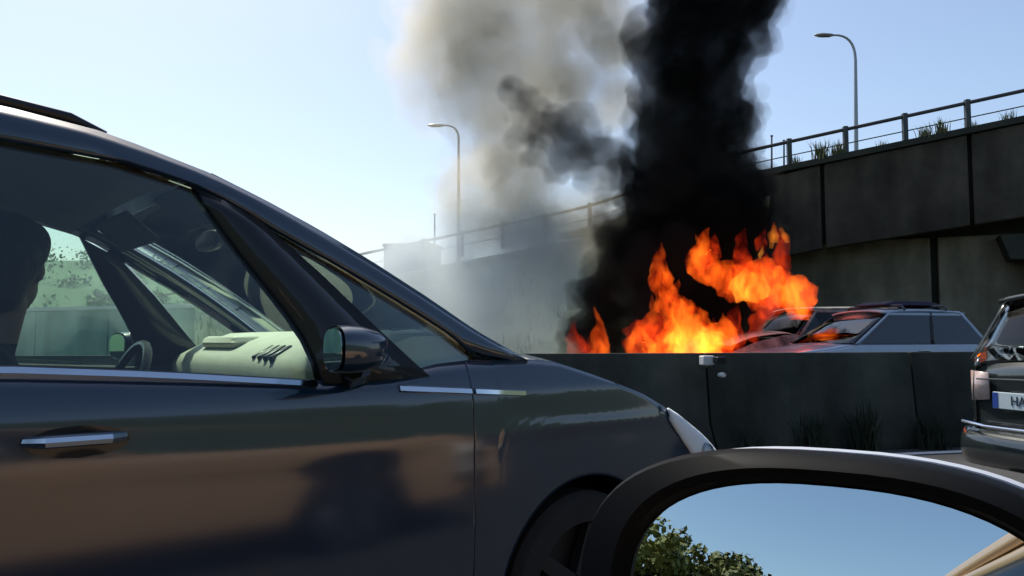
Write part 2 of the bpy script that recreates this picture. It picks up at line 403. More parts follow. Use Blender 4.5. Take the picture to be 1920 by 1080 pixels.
# embankment below the ramp
em = MB(); rows = []
for i in range(-44, 9):
    r = i * .9; zt = max(.1, RZ(r) - .05); row = []
    for j in range(8):
        t = j / 7; bk = lerp(.3, -6.5 - .3 * zt, t); z = lerp(zt, .06, t ** .9)
        q = ramp(r, z, bk); q.z += (noise.noise(q * .5) * .22 + noise.noise(q * 1.7) * .1) * (1 if 0 < j < 7 else 0); row.append(q)
    rows.append(row)
em.grid(rows); tag(em.build('embankment', M['grass'], smooth=True), kind='structure')
gb = MB()
for i in range(900):
    r = random.uniform(-38, 6); t = random.random() ** .7; zt = max(.1, RZ(r) - .05)
    blades(gb, ramp(r, lerp(zt, .06, t ** .9) - .03, lerp(.3, -6.5 - .3 * zt, t)), 7, .22, random.uniform(.15, .5))
tag(gb.build('grass', M['weed'], smooth=False), 'rough grass on the hazy embankment slope behind the smoke', 'grass', kind='stuff')
# weeds on the ramp edge
for px, n, h, lab in ((1500, 26, .30, 'low'), (1545, 46, .55, 'bushy dry'), (1580, 40, .45, 'leafy'), (1665, 22, .22, 'short sparse'), (1745, 36, .36, 'spiky'), (1775, 34, .48, 'tallest spiky'), (1840, 20, .22, 'small dark'), (1905, 26, .3, 'thick dark')):
    k = (px - 960) / FPX; r = 25.03 * k / (1 + .43 * k); p = ramp(r, RZ(r) + .1, .05)
    mb = MB(); blades(mb, p, n * 2, .07, h); o = mb.build('weed_tuft', M['weed'], smooth=False)
    o.data.transform(Matrix.Translation(-p)); o.location = p
    where = {1500: 'on the ramp edge beside the two thin poles', 1545: 'on the ramp edge before the tall street lamp', 1580: 'at the foot of the tall street lamp', 1665: 'on the ramp edge past the street lamp', 1745: 'midway along the ramp edge', 1775: 'midway along the ramp edge', 1840: 'on the ramp edge above the panel joint', 1905: 'on the ramp edge past the panel joint'}[px]
    tag(o, f'{lab} weed tuft growing {where}', 'weeds', 'weeds on the ramp edge')
# distant hillside
hl = MB(); rows = []
for i in range(-30, 40):
    a = R(140 - i * 4 + 0); row = []
    for j in range(10):
        d = 48 + j * 9; t = j / 9
        hgt = (9.5 + 3 * noise.noise(Vector((i * .21, 3, 0))) ) * max(0, sin(min(1, t * 1.4) * pi / 2))
        fade = max(0, min(1, (math.degrees(a) - 52) / 14)); hgt *= fade
        p = Vector((-sin(a) * d, cos(a) * d, hgt + .9 * noise.noise(Vector((i * .9, j * 1.1, 0))) * t * fade)); row.append(p)
    if a > R(44): rows.append(row)
hl.grid(rows); tag(hl.build('hill', M['hillgreen'], smooth=True), kind='structure')
def leafcloud(mb, c, rad, n, size, squash=.8):
    lob = [(Vector(c) + Vector((random.gauss(0, .45) * rad, random.gauss(0, .45) * rad, random.gauss(0, .4) * rad * squash)), rad * random.uniform(.25, .5)) for _ in range(14)]
    for _ in range(n):
        lc, lr = random.choice(lob); d = Vector((random.gauss(0, 1), random.gauss(0, 1), random.gauss(0, 1))).normalized()
        p = lc + d * lr * random.uniform(.6, 1.05); u = Vector((random.gauss(0, 1), random.gauss(0, 1), random.gauss(0, 1))).normalized()
        v = u.cross(d + Vector((.01, .02, .1))).normalized(); s = size * random.uniform(.6, 1.3)
        k = mb.vs([p - u * s * .5, p + v * s * .32, p + u * s * .5, p - v * s * .32]); mb.f.append((k, k + 1, k + 2, k + 3))
sh = MB()
for i in range(120):
    a = R(random.uniform(66, 118)); d = random.uniform(52, 88); t = (d - 48) / 81
    leafcloud(sh, (-sin(a) * d, cos(a) * d, 9.5 * sin(min(1, t * 1.4) * pi / 2) + .4), random.uniform(1.0, 2.4), 240, .34)
tag(sh.build('hillside_scrub', M['scrub'], smooth=False), 'green scrub covering the distant hillside', 'scrub', kind='stuff')
# retaining wall and guard rail at the foot of the slope, seen through the navy car's windows
rw = empty('retaining_wall', ramp(-20, 0, -8), 'long low green-grey retaining wall at the slope foot seen through the car windows', 'wall')
for i in range(-13, -2):
    a, b = i * 2.6 + .02, (i + 1) * 2.6 - .02
    def rp(r, Z, bk=0): return ramp(r, Z, -7.6 + bk)
    MB().hexa([rp(a, 0), rp(b, 0), rp(b, 0, .25), rp(a, 0, .25), rp(a, 2.0), rp(b, 2.0), rp(b, 2.0, .25), rp(a, 2.0, .25)]).build('panel', M['greenwall'], rw, smooth=False, bevel=.02)
MB().loft([[ramp(r, z, bk) for bk, z in ((-7.66, 2.0), (-7.66, 2.1), (-7.28, 2.1), (-7.28, 2.0))] for r in (-34, -20, -5)]).build('coping', M['white'], rw, smooth=False)
# blue-grey block behind the railing
c = at(775, 470, 46)
bl = empty('roadside_cabin', (c.x, c.y, 0), 'blue grey boxy cabin beyond the railing at the left end of the ramp', 'cabin')
Rc = Matrix.Rotation(R(35), 3, 'Z')
MB().box((c.x, c.y, 3.2), (2.6, 2.2, 6.6), Rc).build('wall', mat('blue_cladding', (.16, .22, .30), .7, var=.2, scale=3), bl, smooth=False, bevel=.03)
MB().box((c.x, c.y, 6.6), (2.8, 2.4, .2), Rc).build('roof', M['steel'], bl, smooth=False, bevel=.02)

# street lamps
def lamp(px, pybase, pytop, armpx, armpy, z, lab):
    foot = at(px, pybase, z); top = at(px, pytop, z); tip = at(armpx, armpy, z)
    foot.z = max(.2, foot.z - 1.5)
    o = empty('street_lamp', foot, lab, 'street lamp', 'street lamps along the ramp')
    MB().tube([foot, foot.lerp(top, .5), top], [.09, .075, .055], 10).build('pole', M['steel'], o)
    ctrl = top + Vector((0, 0, (tip.z - top.z) * 1.05)); arm = []
    for i in range(9): t = i / 8; arm.append(top.lerp(ctrl, t).lerp(ctrl.lerp(tip, t), t))
    MB().tube(arm, [.055 - .02 * i / 8 for i in range(9)], 8).build('arm', M['steel'], o)
    d = (tip - arm[-2]).normalized(); d.z *= .3; d.normalize(); s = Vector((-d.y, d.x, 0)).normalized()
    hd = []
    for t, wd, hh in ((-.05, .04, .03), (.1, .10, .06), (.4, .14, .075), (.62, .09, .05), (.7, .02, .02)):
        cc = tip + d * t; hd.append([cc + s * wd * cos(q) + Vector((0, 0, hh * sin(q))) for q in [2 * pi * j / 10 for j in range(10)]])
    h = MB().loft(hd).build('lamp_head', M['steel'], o)
    MB().loft([[tip + d * t + s * wd * cos(q) + Vector((0, 0, -.05 + .03 * sin(q))) for q in [2 * pi * j / 10 for j in range(10)]] for t, wd in ((.12, .05), (.35, .1), (.55, .05))]).build('lens', M['lens'], h)
    return o
lamp(1604, 300, 112, 1562, 66, 29, 'tall curved-arm street lamp rising behind the ramp railing clear of the smoke')
lamp(860, 430, 262, 832, 235, 34, 'thin curved-arm street lamp veiled by the pale smoke')

# ---- trees behind (seen in the wing mirror)
def tree(x, y, h, rad, leaf, lab, seed):
    random.seed(seed); o = empty('tree', (x, y, 0), lab, 'tree', 'trees behind the cars')
    mb = MB(); tp = Vector((x + .2, y, h * .75)); mb.tube([(x, y, 0), (x + .1, y + .05, h * .35), tp], [h * .03, h * .022, h * .008], 9)
    for i in range(9):
        a = i * 2.4; z0 = h * random.uniform(.3, .6); q = Vector((x + .1, y, z0)); e = q + Vector((cos(a) * rad * .7, sin(a) * rad * .7, h * random.uniform(.1, .25)))
        mb.tube([q, q.lerp(e, .5) + Vector((0, 0, .15)), e], [h * .012, h * .008, h * .003], 6)
    mb.build('trunk', M['bark'], o)
    cr = MB()
    for i in range(7):
        a = i * 2.4; rr = rad * .55 * (i > 0); c = Vector((x + cos(a) * rr, y + sin(a) * rr, h * random.uniform(.5, .8) if i else h * .82))
        leafcloud(cr, c, rad * .55, 1300, .30)
    cr.build('crown', leaf, o, smooth=False)
for q in ((-5.0, -24, 6.9, 2.9, M['leafy'], 'yellow-green bushy tree reflected in the wing mirror', 3), (-8.2, -25, 6.8, 2.3, M['leafg'], 'dark green tree reflected at the left edge of the wing mirror', 4), (-1.4, -26, 6.3, 2.7, M['leafy2'], 'small olive tree to the right of the yellow-green one in the wing mirror', 5), (-13, -30, 7.5, 2.8, M['leafg'], 'tall dark tree beside the road behind the cars', 6)): tree(*q)
random.seed(21)

# ================================================================== CARS
def wheel(parent, c, rad, wd, side, rimm=None):
    """wheel with axle along x; side = +1 when the outside faces +x"""
    c = Vector(c); n = 28
    o = MB(); rings = []
    for a, rr in ((-wd / 2, rad * .72), (-wd / 2, rad * .93), (-wd * .38, rad), (wd * .38, rad), (wd / 2, rad * .93), (wd / 2, rad * .70), (wd * .3, rad * .66), (-wd * .3, rad * .66)):
        rings.append([c + Vector((a * side, rr * cos(2 * pi * j / n), rr * sin(2 * pi * j / n))) for j in range(n)])
    rings.append(rings[0]); o.grid(rings, True)
    t = o.build('wheel', M['rubber'], parent)
    rm = MB(); rr2 = []
    for a, rr in ((wd * .40, rad * .70), (wd * .30, rad * .67), (wd * .12, rad * .62), (wd * .05, rad * .15), (wd * .1, .001)):
        rr2.append([c + Vector((a * side, rr * cos(2 * pi * j / n), rr * sin(2 * pi * j / n))) for j in range(n)])
    rm.grid(rr2, True)
    for k in range(5):
        a = 2 * pi * k / 5; d = Vector((0, cos(a), sin(a))); s = Vector((0, -sin(a), cos(a)))
        pts = []
        for xo in (wd * .16, wd * .34):
            for rr, hw in ((rad * .08, rad * .1), (rad * .66, rad * .07)):
                pts += [c + Vector((xo * side, 0, 0)) + d * rr - s * hw, c + Vector((xo * side, 0, 0)) + d * rr + s * hw]
        rm.hexa([pts[0], pts[1], pts[3], pts[2], pts[4], pts[5], pts[7], pts[6]])
    rm.build('rim', rimm or M['alloy'], t)

# ---------------- generic car: forward = +y, origin at the rear centre on the ground
def car(name, loc, rz, lab, cat, paint, L=4.3, Wd=1.75, hood=.93, belt=.95, tail=1.02, roof=1.45, gh=(.75, 1.25, 2.75, 3.35), bays=(2.0,), boot_y=.55, bonnet_mat=None, open_front=False, glassm=None, seats=True, bonnet_lift=0, tail_mat=None):
    o = empty(name, (0, 0, 0), lab, cat)
    global REF; REF = Vector((0, L / 2, .75))
    hw = Wd / 2; gm = glassm or M['carglass']; axles = (L * .19, L * .80)
    def ztop(y): return interp([(0, tail - .12), (.06, tail - .01), (boot_y, tail), (gh[0], belt + .02), (gh[3] - .05, belt + .01), (gh[3] + .25, hood), (L - .35, hood - .13), (L - .08, hood - .26), (L, hood - .34)], y)
    def hwid(y):
        q = max(0, (.45 - min(y, L - y)) / .45); return hw * (1 - (.17 if y < L / 2 else .30) * q ** 2.6)
    ys = sorted(set([0, .03, .08, .16, .3] + [L * i / 40 for i in range(3, 38)] + [L - .3, L - .16, L - .08, L - .03, L]))
    arch = .355
    def zbot(y):
        z = .2 + (.12 if y < .25 or y > L - .25 else 0)
        for a in axles:
            d = abs(y - a)
            if d < arch: z = max(z, .31 + sqrt(arch ** 2 - d * d))
        return z
    for sgn in (-1, 1):
        rows = []
        for y in ys:
            zt, zb, wv = ztop(y), zbot(y), max(hwid(y), .3); row = []
            for i in range(9):
                t = i / 8; z = lerp(zb, zt - .015, t); tt = (z - .2) / (zt - .2)
                bul = 1 - .05 * (1 - tt) ** 2 - .045 * max(0, tt - .55) ** 2 / .2 - (.02 if abs(tt - .62) < .06 else 0) * .3
                row.append((sgn * wv * bul, y, z))
            row.append((sgn * (wv * .93 - .03), y, zt)); rows.append(row)
        MB().grid(rows).build('body_side', paint, o, solid=.02)
    # end panels
    for y0, nm in ((0, 'tail_panel'), (L, 'nose_panel')):
        s = 1 if y0 == 0 else -1; wv = max(hwid(y0), .3); zt = ztop(y0); rows = []
        w2 = max(hwid(y0 + s * .03), .3)
        for i in range(8):
            rows.append([(wv * k * .99, y0 - s * (.035 * (1 - k * k)) + s * .02, lerp(.3, zt - .012 + .045 * (1 - k * k), i / 7)) for k in [x / 5 for x in range(-5, 6)]])
        MB().grid(rows).build(nm, paint, o, solid=.02)
        br = []
        for i in range(5):
            z = .26 + .26 * i / 4; pad = .07 * sin(pi * (i + .6) / 5.2); br.append([(hwid(.3) * 1.0 * sin(k * pi / 2), y0 + s * (.20 * abs(k) ** 5) - s * (pad + .03), z) for k in [x / 8 for x in range(-8, 9)]])
        MB().grid(br).build('bumper', paint, o, solid=.03)
    # bonnet, boot lid
    def lid(nm, ya, yb, m, lift=0):
        rows = []
        for i in range(9):
            y = lerp(ya, yb, i / 8); wv = max(hwid(y), .3) * .93 - .03; zt = ztop(y) + lift * (i / 8)
            rows.append([(wv * k, y, zt + .045 * (1 - k * k) + .004) for k in [x / 6 for x in range(-6, 7)]])
        return MB().grid(rows).build(nm, m, o, solid=.02)
    lid('bonnet', gh[3] - .12, L, bonnet_mat or paint, bonnet_lift)
    lid('boot_lid', 0, gh[0] + .1, paint)
    # floor
    MB().box((0, L / 2, .27), (Wd - .25, L - .3, .08)).build('floor', M['blackpl'], o)
    # greenhouse
    def gpt(side, y, t):
        b = interp([(0, belt + .02), (L, belt + .01)], y); zz = lerp(b, roof - .05, t); return Vector((side * (hw * .93 - .03 - .19 * t), y, zz))
    lo = lambda f: lerp(gh[0], gh[3], f); up = lambda f: lerp(gh[1], gh[2], f)
    def fpt(side, ylo, yup, t): return gpt(side, lerp(ylo, yup, t), t)
    cuts = [0] + [(b - gh[0]) / (gh[3] - gh[0]) for b in bays] + [1]
    bw = .05 / (gh[3] - gh[0])
    for sgn in (-1, 1):
        for i, (f0, f1) in enumerate(zip(cuts, cuts[1:])):
            a0 = f0 + (bw * (1.6 if f0 == 0 else .5)); b0 = f1 - (bw * (1.6 if f1 == 1 else .5))
            if not (open_front and sgn == -1 and i == len(cuts) - 2):
                MB().poly([fpt(sgn, lo(a0), up(a0), .0), fpt(sgn, lo(b0), up(b0), .0), fpt(sgn, lo(b0), up(b0), .93), fpt(sgn, lo(a0), up(a0), .93)]).build('side_window', gm, o, smooth=False, solid=.006)
        for i, f in enumerate(cuts):
            if f == 0: a0, b0 = 0, bw * 1.6
            elif f == 1: a0, b0 = 1 - bw * 1.6, 1
            else: a0, b0 = f - bw * .5, f + bw * .5
            k = Vector((sgn * .012, 0, 0)); MB().grid([[fpt(sgn, lo(a0), up(a0), t) + k, fpt(sgn, lo(b0), up(b0), t) + k] for t in (0, .25, .5, .75, 1.0)]).build('pillar', paint if f in (0, 1) else M['blackpl'], o, solid=.035)
        MB().grid([[fpt(sgn, lo(f), up(f), .92) + Vector((sgn * .014, 0, 0)), fpt(sgn, lo(f), up(f), 1.02) + Vector((-sgn * .03, 0, .02))] for f in [x / 10 for x in range(11)]]).build('roof_rail', paint, o, solid=.03)
    for f, nm in ((0, 'rear_window'), (1, 'windscreen')):
        bow = .10 if f else -.07
        MB().grid([[Vector((fpt(1, lo(f), up(f), t).x * k * .97, lerp(lo(f), up(f), t) + bow * (1 - k * k), fpt(1, lo(f), up(f), t).z + .012)) for k in [x / 6 for x in range(-6, 7)]] for t in (0, .33, .66, 1)]).build(nm, gm, o, solid=.006)
    rows = []
    for i in range(13):
        f = i / 12; y = lerp(gh[1] - .06, gh[2] + .08, f); e = .035 * (1 - (2 * f - 1) ** 2)
        rows.append([((hw * .93 - .215) * k, y, roof - .045 + .045 * (1 - k * k) ** .8 + e) for k in [x / 8 for x in range(-8, 9)]])
    MB().grid(rows).build('roof', paint, o, solid=.03)
    for sgn in (-1, 1):
        for i, a in enumerate(axles): wheel(o, (sgn * (hw - .10), a, .31), .31, .2, sgn)
        for y, nm, m2 in ((.02, 'tail_lamp', tail_mat or M['redlamp']), (L - .1, 'headlamp', M['whitelamp'])):
            s = 1 if y < 1 else -1; rr = []
            for q in (0, .08, .16, .26):
                wv = max(hwid(min(max(y + s * q, .02), L - .02)), .3); rr.append([Vector((sgn * (wv * .985 + .012), y + s * q - s * .008, z)) for z in (ztop(y) - .30, ztop(y) - .2, ztop(y) - .08)])
            wv = max(hwid(.02), .3); rr.insert(0, [Vector((sgn * (wv * .72), y - s * .055, z)) for z in (ztop(y) - .28, ztop(y) - .19, ztop(y) - .09)])
            MB().grid(rr).build(nm, m2, o, solid=.012)
        MB().box((sgn * (hw + .005), lo(cuts[-2]) + .22, belt - .09), (.03, .17, .025)).build('door_handle', M['chrome'], o, bevel=.008)
    if seats:
        for sx in (-.37, .37):
            yy = lerp(gh[1], gh[2], .55)
            MB().loft([[(sx + a * .24, yy - .1 - .12 * t + b * .07, lerp(.5, 1.1, t)) for a, b in ((-1, -1), (1, -1), (1, 1), (-1, 1))] for t in (0, .3, .7, 1)]).build('seat', M['seat'], o, bevel=.03)
            MB().ell((sx, yy - .26, 1.2), .13, .06, .1).build('headrest', M['seat'], o)
        MB().box((0, gh[3] - .35, belt - .12), (Wd - .3, .5, .22)).build('dashboard', M['blackpl'], o, bevel=.05)
    o.location = loc; o.rotation_euler.z = rz; REF = None
    return o, ztop, hwid

# ---------------- own car (camera looks out of its open front window)
own, _, _ = car('bronze_car', (.92, -1.85, 0), 0, 'bronze car whose wing mirror and open window frame this view', 'car', M['own'], L=5.0, Wd=1.75, hood=.95, belt=.96, tail=.98, roof=1.44, gh=(.25, .6, 2.15, 2.95), bays=(1.5,), boot_y=.25, open_front=True)

# wing mirror of the own car: a part of it
MC = at(1555, 1170, .37)
NAZ, NTL = R(198), R(12.5)
nrm = Vector((-sin(NAZ) * cos(NTL), cos(NAZ) * cos(NTL), sin(NTL)))
ax = Vector((0, 0, 1)).cross(nrm).normalized(); ay = nrm.cross(ax)      # ax points to the right as seen from the driver
if ax.x < 0: ax = -ax
if ay.z < 0: ay = -ay
oo = own.location
def sup(a, b, p, q):
    c_, s_ = cos(q), sin(q); return (math.copysign(abs(c_) ** (2 / p), c_) * a, math.copysign(abs(s_) ** (2 / p), s_) * b)
NR = 72
def mring(a, b, p, dep, dx=0, dy=0): return [MC + ax * (u + dx) + ay * (v + dy) + nrm * dep for u, v in [sup(a, b, p, 2 * pi * j / NR) for j in range(NR)]]
# glass, slightly convex
gr = [];
for k in range(1, 13):
    t = k / 12; a, b = .0985 * t, .0605 * t
    gr.append([q - nrm * ((q - MC).length_squared / (2 * 1.6)) for q in mring(a, b, 2.5, .001)])
gl = MB(); gl.grid(gr, True); kk = gl.vs([MC + nrm * .001]); gl.f += [(kk, j, (j + 1) % NR) for j in range(NR)]
wmir = MB()
rg = [mring(.0985, .0605, 2.5, -.004), mring(.1010, .0632, 2.5, .006), mring(.1045, .067, 2.6, .009), mring(.119, .0735, 2.7, .004, dx=-.005), mring(.1225, .0765, 2.7, -.006, dx=-.006), mring(.1240, .078, 2.7, -.014, dx=-.006), mring(.1250, .0785, 2.7, -.05, dx=-.006), mring(.1225, .0765, 2.7, -.056, dx=-.006)]
wmir.grid(rg, True)
wm = wmir.build('wing_mirror', mat('mirror_bezel', (.004, .005, .006), .55, spec=.06, var=.2, scale=40), own)
wm['label'] = 'black-rimmed wing mirror reflecting sky and trees'
gl.build('mirror_glass', M['mirror'], wm, auto=0)
cv = MB(); cr_ = []
for t, dp in ((.96, -.046), (1.035, -.047), (1.06, -.055), (1.05, -.07), (.97, -.09), (.80, -.108), (.5, -.120), (.2, -.124)):
    cr_.append(mring(.1245 * t, .0785 * t, 2.6, dp, dx=-.006 + .004 * (1 - t), dy=-.004 * (1 - t)))
cv.loft(cr_).build('mirror_cover', mat('sky_sheen_cover', (.42, .46, .52), .5, spec=.3, var=.06, scale=6), wm)  # paler than the bronze body: sky and sun sheen put into its colour
base_p = Vector((-.03, MC.y - .02, .93))
MB().tube([MC + ax * .03 - ay * .06 - nrm * .05, MC + ax * .08 - ay * .075 - nrm * .05, base_p], [.022, .025, .04], 10).build('mirror_arm', M['blackpl'], wm)

# ---------------- hatchback ahead, seen from behind
PAZ = R(-28)
hc = Vector((-1.73, 6.09, 0))
sed, szt, shw = car('hatchback', hc, PAZ, 'dark slate hatchback seen from behind ahead of the barrier end with its number plate', 'car', M['graycar'], L=4.4, Wd=1.76, hood=.95, belt=.99, tail=1.10, roof=1.50, gh=(.05, .20, 2.4, 3.3), bays=(1.5,), boot_y=.03, tail_mat=mat('pale_tail_lens', (.55, .42, .38), .25, coat=1, var=.3, scale=14))
def sp(x, y, z): return Vector((x, y, z))
mbp = MB().box((-.19, -.075, .74), (.52, .018, .115)); so_loc = sed.location.copy(); sr = sed.rotation_euler.z
sed.location = (0, 0, 0)
pl = mbp.build('number_plate', M['plate'], sed, smooth=False, bevel=.004)
MB().tube([(-.80, -.03, .56), (-.5, -.12, .555), (.5, -.12, .555), (.80, -.03, .56)], .010).build('bumper_trim', M['chrome'], sed)
MB().tube([(-.62, -.055, .88), (0, -.07, .89), (.62, -.055, .88)], .006).build('boot_trim', M['darksteel'], sed)
MB().ell((0, -.06, 1.0), .06, .012, .03).build('badge', M['chrome'], sed)
MB().box((0, .05, .36), (1.3, .1, .2)).build('rear_valance', M['blackpl'], sed, bevel=.03)
cu = bpy.data.curves.new('plate_text', 'FONT'); cu.body = 'HAZA'; cu.size = .092; cu.align_x = 'CENTER'; cu.align_y = 'CENTER'; cu.extrude = .002
to = bpy.data.objects.new('tmp_text', cu); COL.objects.link(to)
tm = bpy.data.meshes.new_from_object(to.evaluated_get(bpy.context.evaluated_depsgraph_get())); bpy.data.objects.remove(to)
tm.transform(Matrix.Rotation(pi / 2, 4, 'X')); tm.materials.clear(); tm.materials.append(M['ink'])
tx = bpy.data.objects.new('plate_lettering', tm); COL.objects.link(tx); tx.parent = pl; tx.location = (-.17, -.0865, .74)
MB().box((-.425, -.0855, .74), (.045, .003, .108)).build('plate_band', mat('plate_blue', (.02, .06, .3), .4, var=.1, scale=9), pl, smooth=False)
sed.location = so_loc

# ---------------- cars beyond the barrier, heading the other way (towards picture left)
HZ = R(180 - 25)
def place_back(px, z):                        # rear centre for a car heading against travel, rear at photo column px
    p = at(px, 640, z); return Vector((p.x, p.y, .17))
bb = place_back(1790, 12.9)
blue, bzt, bhw = car('blue_grey_car', bb, HZ, 'blue grey car with roof bars stopped behind the barrier next to the burning car', 'car', M['bluecar'], L=4.2, Wd=1.75, roof=1.46, belt=.93, hood=.88, gh=(.12, .42, 1.75, 2.5), bays=(1.15,), boot_y=.08, tail=.95, glassm=glass('sky_blue_glass', (.40, .66, .80), .02, 2.1))  # window tint carries the blue of reflected sky
bl_loc = blue.location.copy(); blue.location = (0, 0, 0)
for y in (.75, 1.5):
    MB().tube([(-.64, y, 1.45), (-.58, y, 1.515), (.58, y, 1.515), (.64, y, 1.45)], .02).build('roof_bar', M['darksteel'], blue)
MB().loft([[(a * .36, y, 1.53 + b * h) for a, b in ((-1, 0), (1, 0), (.92, 1), (-.92, 1))] for y, h in ((.6, .03), (.8, .07), (1.4, .07), (1.6, .02))]).build('roof_load', mat('dark_roof_load', (.03, .02, .05), .7, var=.3, scale=6), blue, bevel=.02)
blue.location = bl_loc
ab = place_back(1690, 15.6)
burn, _, _ = car('burning_car', ab, HZ, 'dark scorched car with its front engulfed in flames behind the barrier', 'car', M['burnt'], L=4.05, Wd=1.78, roof=1.60, belt=1.05, hood=1.10, gh=(.1, .3, 2.35, 2.85), bays=(1.3,), boot_y=.07, tail=1.06, bonnet_mat=M['ash'], glassm=glass('sooty_glass', (.32, .34, .33)), bonnet_lift=.14)

# ---------------- navy people carrier alongside
CX = 2.81; REF = Vector((-2.81, .6, .75))
#                                      # its centre line, metres to the left of the camera
mpv = empty('people_carrier', (-CX, .6, 0), 'glossy navy people carrier with split front pillars and chrome window line alongside', 'car')
def plan(Y):
    if Y > 1.9: t = min(1, (Y - 1.9) / 1.3); h = .91 * max(0, 1 - t ** 3) ** (1 / 3)
    elif Y < -.9: t = min(1, (-.9 - Y) / .95); h = .91 * max(0, 1 - .75 * t ** 4) ** .5
    else: h = .91
    return h
def sect(Z): return .42 * max(0, Z - 1.0) + .03 * max(0, (.62 - Z) / .4) ** 2 + .012 * max(0, min(1, (Z - .7) / .3)) ** 2 - (.006 * math.exp(-((Z - .875) / .018) ** 2))
def SP(side, Y, Z, out=0):                     # side -1 = near side (towards the camera), +1 = far side ; returns world point
    h = plan(Y); s = sect(Z) * (1 if h > .5 else h / .5)
    return Vector((-(CX + side * (h - s + out)), Y, Z))
def ztopm(Y): return interp([(-1.85, .95), (-1.4, 1.14), (-.9, 1.13), (.25, 1.085), (.95, 1.048), (1.2, 1.05), (1.32, 1.082), (1.47, 1.094), (1.72, 1.088), (1.83, 1.078), (1.95, 1.045), (2.08, 1.005), (2.22, .962), (2.37, .897), (2.6, .787), (2.8, .682), (2.95, .60), (3.1, .55), (3.2, .53)], Y)
WY, WR = 1.93, .375
def zbotm(Y):
    z = .24 + (.05 if Y > 2.4 else 0)
    for a in (WY, -.82):
        d = abs(Y - a)
        if d < WR: z = max(z, .33 + sqrt(WR ** 2 - d * d))
    return z
def cols(Y0, Y1, n):
    c = [lerp(Y0, Y1, i / n) for i in range(n + 1)] + [Y0 + .0025, Y1 - .0025, Y0 + .006, Y1 - .006]
    for a in (WY, -.82):
        for k in range(0, 25):
            y = a - WR * cos(pi * k / 24)
            if Y0 < y < Y1: c.append(y)
    return sorted(set(round(y, 4) for y in c))
for side in (-1, 1):
    for nm, Y0, Y1, n in (('front_wing', 1.4535, 3.199, 40), ('front_door', .0535, 1.45, 26), ('rear_door', -.7465, .05, 16), ('rear_wing', -1.85, -.75, 18)):
        rows = []
        for Y in cols(Y0, Y1, n):
            zb, zt = zbotm(Y), ztopm(Y); rows.append([SP(side, Y, lerp(zb, zt, i / 22)) for i in range(23)])
        m_ = MB(); m_.grid(rows); p = m_.build(nm, M['mpv'], mpv, solid=.018)
        if nm.endswith('door'):
            hy = .40 if nm[0] == 'f' else -.42
            hz = .945
            MB().tube([SP(side, hy - .10, hz - .002, .006), SP(side, hy - .07, hz, .045), SP(side, hy + .05, hz, .045), SP(side, hy + .085, hz - .002, .006)], [.011, .013, .013, .011], 8).build('handle', M['chrome'], p)
            hc_ = [[SP(side, hy + .10 * q * cos(w_), hz - .008 + .034 * q * sin(w_), .0015) for w_ in [2 * pi * j / 28 for j in range(28)]] for q in (1.0, .7, .3, .02)]; MB().grid(hc_, True).build('handle_recess', M['mpvdark'], p)
            MB().grid([[SP(side, Y, z, .0) + Vector((side * .05, 0, 0)) for z in (.45, .7, ztopm(Y) - .03, ztopm(Y) - .005)] for Y in [lerp(Y0 + .03, Y1 - .03, i / 8) for i in range(9)]]).build('inner_trim', M['lining'], p, solid=.02)
    # chrome strips of the window line
    for Y0, Y1 in ((.062, .955), (1.20, 1.445), (1.46, 1.655), (-.74, .045)):
        rr = []
        for i in range(9):
            Y = lerp(Y0, Y1, i / 8); zc = interp([(-.8, 1.115), (.255, 1.093), (.567, 1.074), (.945, 1.042), (1.231, 1.018), (1.66, .988)], Y)
            rr.append([SP(side, Y, zc + dz, ou) for dz, ou in ((-.008, .001), (-.007, .008), (.006, .008), (.009, .001))])
        MB().loft(rr).build('chrome_strip', M['chrome'], mpv)
    OUT = [(-1.72, 1.30), (-1.62, 1.50), (-1.4, 1.64), (-.8, 1.705), (0, 1.722), (.27, 1.708), (.5, 1.678), (.754, 1.602), (.894, 1.542), (1.042, 1.47), (1.196, 1.385), (1.358, 1.287), (1.526, 1.178), (1.70, 1.088)]
    INN = [(-1.66, 1.20), (-1.50, 1.44), (-1.32, 1.53), (-.8, 1.60), (0, 1.622), (.27, 1.617), (.52, 1.60), (.72, 1.555), (.84, 1.495), (.92, 1.445), (1.07, 1.37), (1.24, 1.275), (1.40, 1.18), (1.475, 1.12)]
    no = resample([(a, b, 0) for a, b in OUT], 42); ni = resample([(a, b, 0) for a, b in INN], 42)
    MB().grid([[SP(side, a.x, a.y, .006 - .05 * 0), SP(side, lerp(a.x, b.x, .3), lerp(a.y, b.y, .3), .012), SP(side, lerp(a.x, b.x, .8), lerp(a.y, b.y, .8), .010), SP(side, b.x, b.y, 0)] for a, b in zip(no, ni)]).build('front_pillar' if 1 else '', M['mpv'], mpv, solid=.05)
    def strip(nm, ea, eb, m_=M['mpvdark'], th=.045):
        na = resample([(a, b, 0) for a, b in ea], 10); nb = resample([(a, b, 0) for a, b in eb], 10)
        MB().grid([[SP(side, p.x, p.y, .003), SP(side, (p.x + q.x) / 2, (p.y + q.y) / 2, .009), SP(side, q.x, q.y, .003)] for p, q in zip(na, nb)]).build(nm, m_, mpv, solid=th)
    strip('quarter_pillar', [(.70, 1.56), (.80, 1.395), (.906, 1.242), (.965, 1.136), (.975, 1.04)], [(.86, 1.49), (1.02, 1.343), (1.154, 1.203), (1.253, 1.104), (1.31, 1.05)])
    strip('centre_pillar', [(-.02, 1.63), (.0, 1.07)], [(.10, 1.63), (.12, 1.07)])
    strip('rear_pillar', [(-.98, 1.57), (-.86, 1.1)], [(-.88, 1.57), (-.76, 1.1)])
    def pane(nm, pts):
        MB().poly([SP(side, a, b, -.012) for a, b in pts]).build(nm, M['mpvglass'], mpv, smooth=False, solid=.005)
